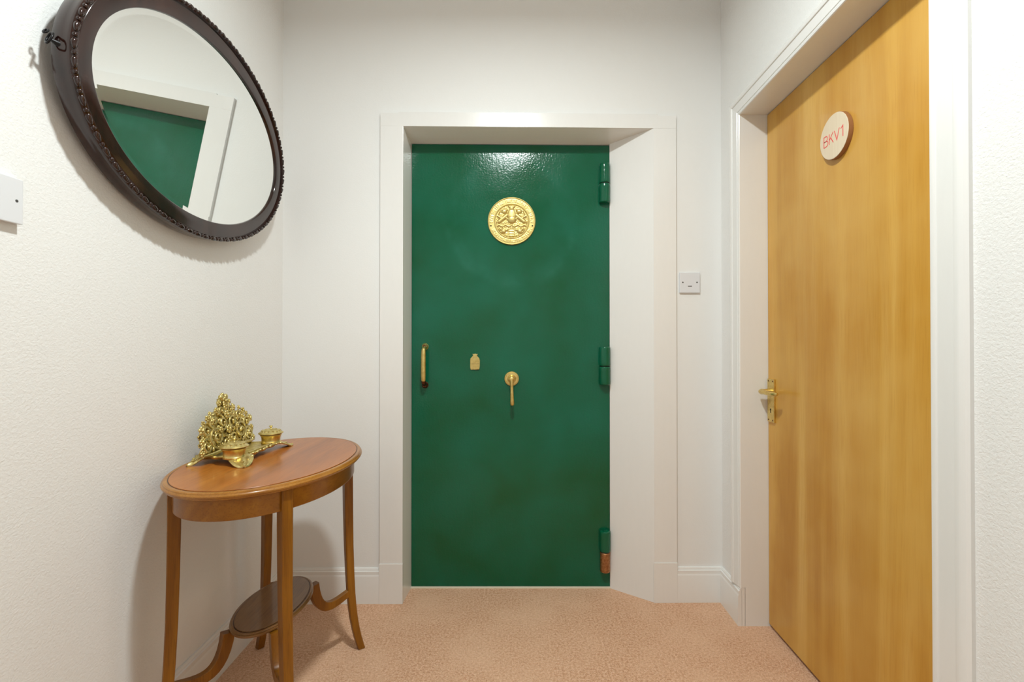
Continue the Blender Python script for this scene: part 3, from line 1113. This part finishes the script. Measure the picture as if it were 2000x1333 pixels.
def make_panel(seed, hs, x0):
    rnd = random.Random(seed)
    mb = MB()
    for s in (-1, 1):
        spiral(mb, s * .062, .048, .034, 1.7, R(-90), s, .0042, x0 + .002, .007)
        spiral(mb, s * .112, .030, .024, 1.4, R(90), s, .0038, x0, .006)
        spiral(mb, s * .106, .070, .022, 1.4, R(-60 if s > 0 else 240), -s, .0036, x0, .006)
        spiral(mb, s * .066, .096, .020, 1.4, R(-90), s, .0034, x0, .005)
        spiral(mb, s * .022, .026, .020, 1.3, R(90), s, .0036, x0 + .003, .006)
        spiral(mb, s * .026, .084, .021, 1.3, R(-90), -s, .0034, x0 + .003, .006)
        spiral(mb, s * .020, .122, .016, 1.2, R(-90), s, .0030, x0 + .002, .005)
        flower(mb, s * .126, .078, .013, x0 + .004, 5, .3)
        flower(mb, s * .092, .108, .011, x0 + .004, 5, .9)
        flower(mb, s * .130, .046, .011, x0 + .003, 5, .2)
        flower(mb, s * .044, .126, .010, x0 + .003, 5, .6)
        flower(mb, s * .134, .012, .010, x0 + .002, 5, .1)
        flower(mb, s * .042, .066, .010, x0 + .008, 6, .1)
        flower(mb, s * .076, .120, .008, x0 + .002, 5, .4)
        flower(mb, s * .112, .096, .009, x0 + .002, 5, .7)
        flower(mb, s * .024, .146, .010, x0 + .003, 5, .7)
    for k, (z, r) in enumerate(((.150, .014), (.134, .013), (.108, .014), (.062, .014), (.034, .013))):
        flower(mb, 0, z, r, x0 + .006, 6 if k else 5, k * .5)
    for s in (-1, 1):
        mb.ball((x0 + .003, s * .012, .163), (.007, .009, .009), 10, 6)
        flower(mb, s * .013, .163, .009, x0 + .004, 5, s * .4)
    mb.ball((x0 + .002, 0, .171), (.0045, .0045, .006), 8, 6)
    # filler foliage
    for k in range(190):
        z = .006 + .150 * rnd.random() ** 1.25
        y = rnd.uniform(-1, 1) * halfw(z) * .93
        if rnd.random() < .45:
            spiral(mb, y, z, rnd.uniform(.007, .012), 1.1, rnd.uniform(0, 6.3), rnd.choice((-1, 1)), rnd.uniform(.0018, .0027), x0 - rnd.uniform(0, .003), .004)
        else:
            leaf(mb, y, z, rnd.uniform(0, 6.3), rnd.uniform(.012, .022), rnd.uniform(.0022, .0036), x0 - .001)
    return mb


make_panel(5, 1, 0).build('pierced_panel', 'cast', rack, 60)
m = MB()
m.tube([(.002, -.135, .004), (.008, -.10, .0035), (.010, -.05, .0060), (.011, 0, .0075), (.010, .05, .0060), (.008, .10, .0035), (.002, .135, .004)], [.0040, .0050, .0052, .0058, .0052, .0050, .0040], 10, True, (1, 0, 0))
m.build('lower_rail', 'cast', rack, 50)
# pierced backing web of the panel
m = MB()
zs = np.linspace(0, .160, 21)
for i in range(20):
    z0, z1 = zs[i], zs[i + 1]
    n_ = max(2, int(2 * halfw(z0) / .011))
    for j in range(n_):
        if (i * 7 + j * 5) % 6 == 0:
            continue
        q0, q1 = halfw(z0) * .90, halfw(z1) * .90
        a0, a1, b0, b1 = -q0 + 2 * q0 * j / n_, -q0 + 2 * q0 * (j + 1) / n_, -q1 + 2 * q1 * j / n_, -q1 + 2 * q1 * (j + 1) / n_
        m.hexa([(-.005, a0, z0), (-.002, a0, z0), (-.002, a1, z0), (-.005, a1, z0), (-.005, b0, z1), (-.002, b0, z1), (-.002, b1, z1), (-.005, b1, z1)])
m.build('backing_web', 'cast', rack, 0)['kind'] = 'stuff'
m = make_panel(11, 1, 0)
m.v = [(-.024 + .9 * a, b * .80, c * .74) for a, b, c in m.v]
m.build('pierced_panel', 'cast', rack, 60)
# pen tray ridge along the front
MB().tube([(.064, -.070, .0245), (.066, -.03, .0255), (.067, 0, .0258), (.066, .03, .0255), (.064, .070, .0245)], [.002, .0032, .0034, .0032, .002], 8).build('pen_rail', 'cast', ink, 50)

# ------------------------------------------------------------------ wall plates
px, pz = .7555, 1.3525
p1 = tag(empty('outlet_plate', (px, YW(px), pz)), 'small white square wall plate with short slot beside green door casing', 'wall plate')
MB().box((-.0430, -.0090, -.0435), (.0430, .0, .0435)).build('plate', 'plastic', p1, 30, .0020)
for s in (-1, 1):
    MB().lathe([(0, .0090), (.0033, .0090), (.0030, .0096), (0, .0098)], 12, (s * .0300, 0, .0010), 'Y', True, True).build('screw', 'grey', p1, 40)
MB().box((-.0085, -.0094, -.0170), (.0085, -.0085, -.0135)).build('slot', 'grey', p1, 0)

p2 = tag(empty('blank_plate', (XL, .9015, 1.3675)), 'plain white square blanking plate on left wall below the mirror', 'wall plate')
MB().box((0, -.0420, -.0420), (.0075, .0420, .0420)).build('back_box', 'plastic', p2, 30, .0015)
MB().box((.0070, -.0435, -.0437), (.0145, .0435, .0437)).build('plate', 'plastic', p2, 30, .0016)
for s in (-1, 1):
    MB().lathe([(0, -.0143), (.0030, -.0143), (.0027, -.0150), (0, -.0152)], 12, (0, s * .0310, 0), 'X', True, True).build('screw', 'grey', p2, 40)

# ------------------------------------------------------------------ ceiling lamps, each with its own light
for k, (pos, rad, watts) in enumerate(LAMPS):
    lamp = tag(empty('ceiling_lamp', (pos[0], pos[1], CEIL)), 'small round flush ceiling lamp before the green door', 'lamp')
    zb = pos[2] - CEIL
    MB().lathe([(rad + .004, 0), (rad + .030, 0), (rad + .028, zb + .004), (rad + .018, zb - .002), (rad + .006, zb - .001), (rad + .004, zb + .003)], 40, (0, 0, 0), 'Z', False, False).build('lamp_rim', 'plastic', lamp, 35)
    ld = bpy.data.lights.new('lamp_disc', 'AREA')
    ld.shape = 'DISK'
    ld.size = rad * 2
    ld.energy = watts
    ld.color = LAMP_C
    ld.spread = R(171)
    lo = bpy.data.objects.new('lamp_disc', ld)
    COL.objects.link(lo)
    lo.parent = lamp
    lo.location = (0, 0, zb)
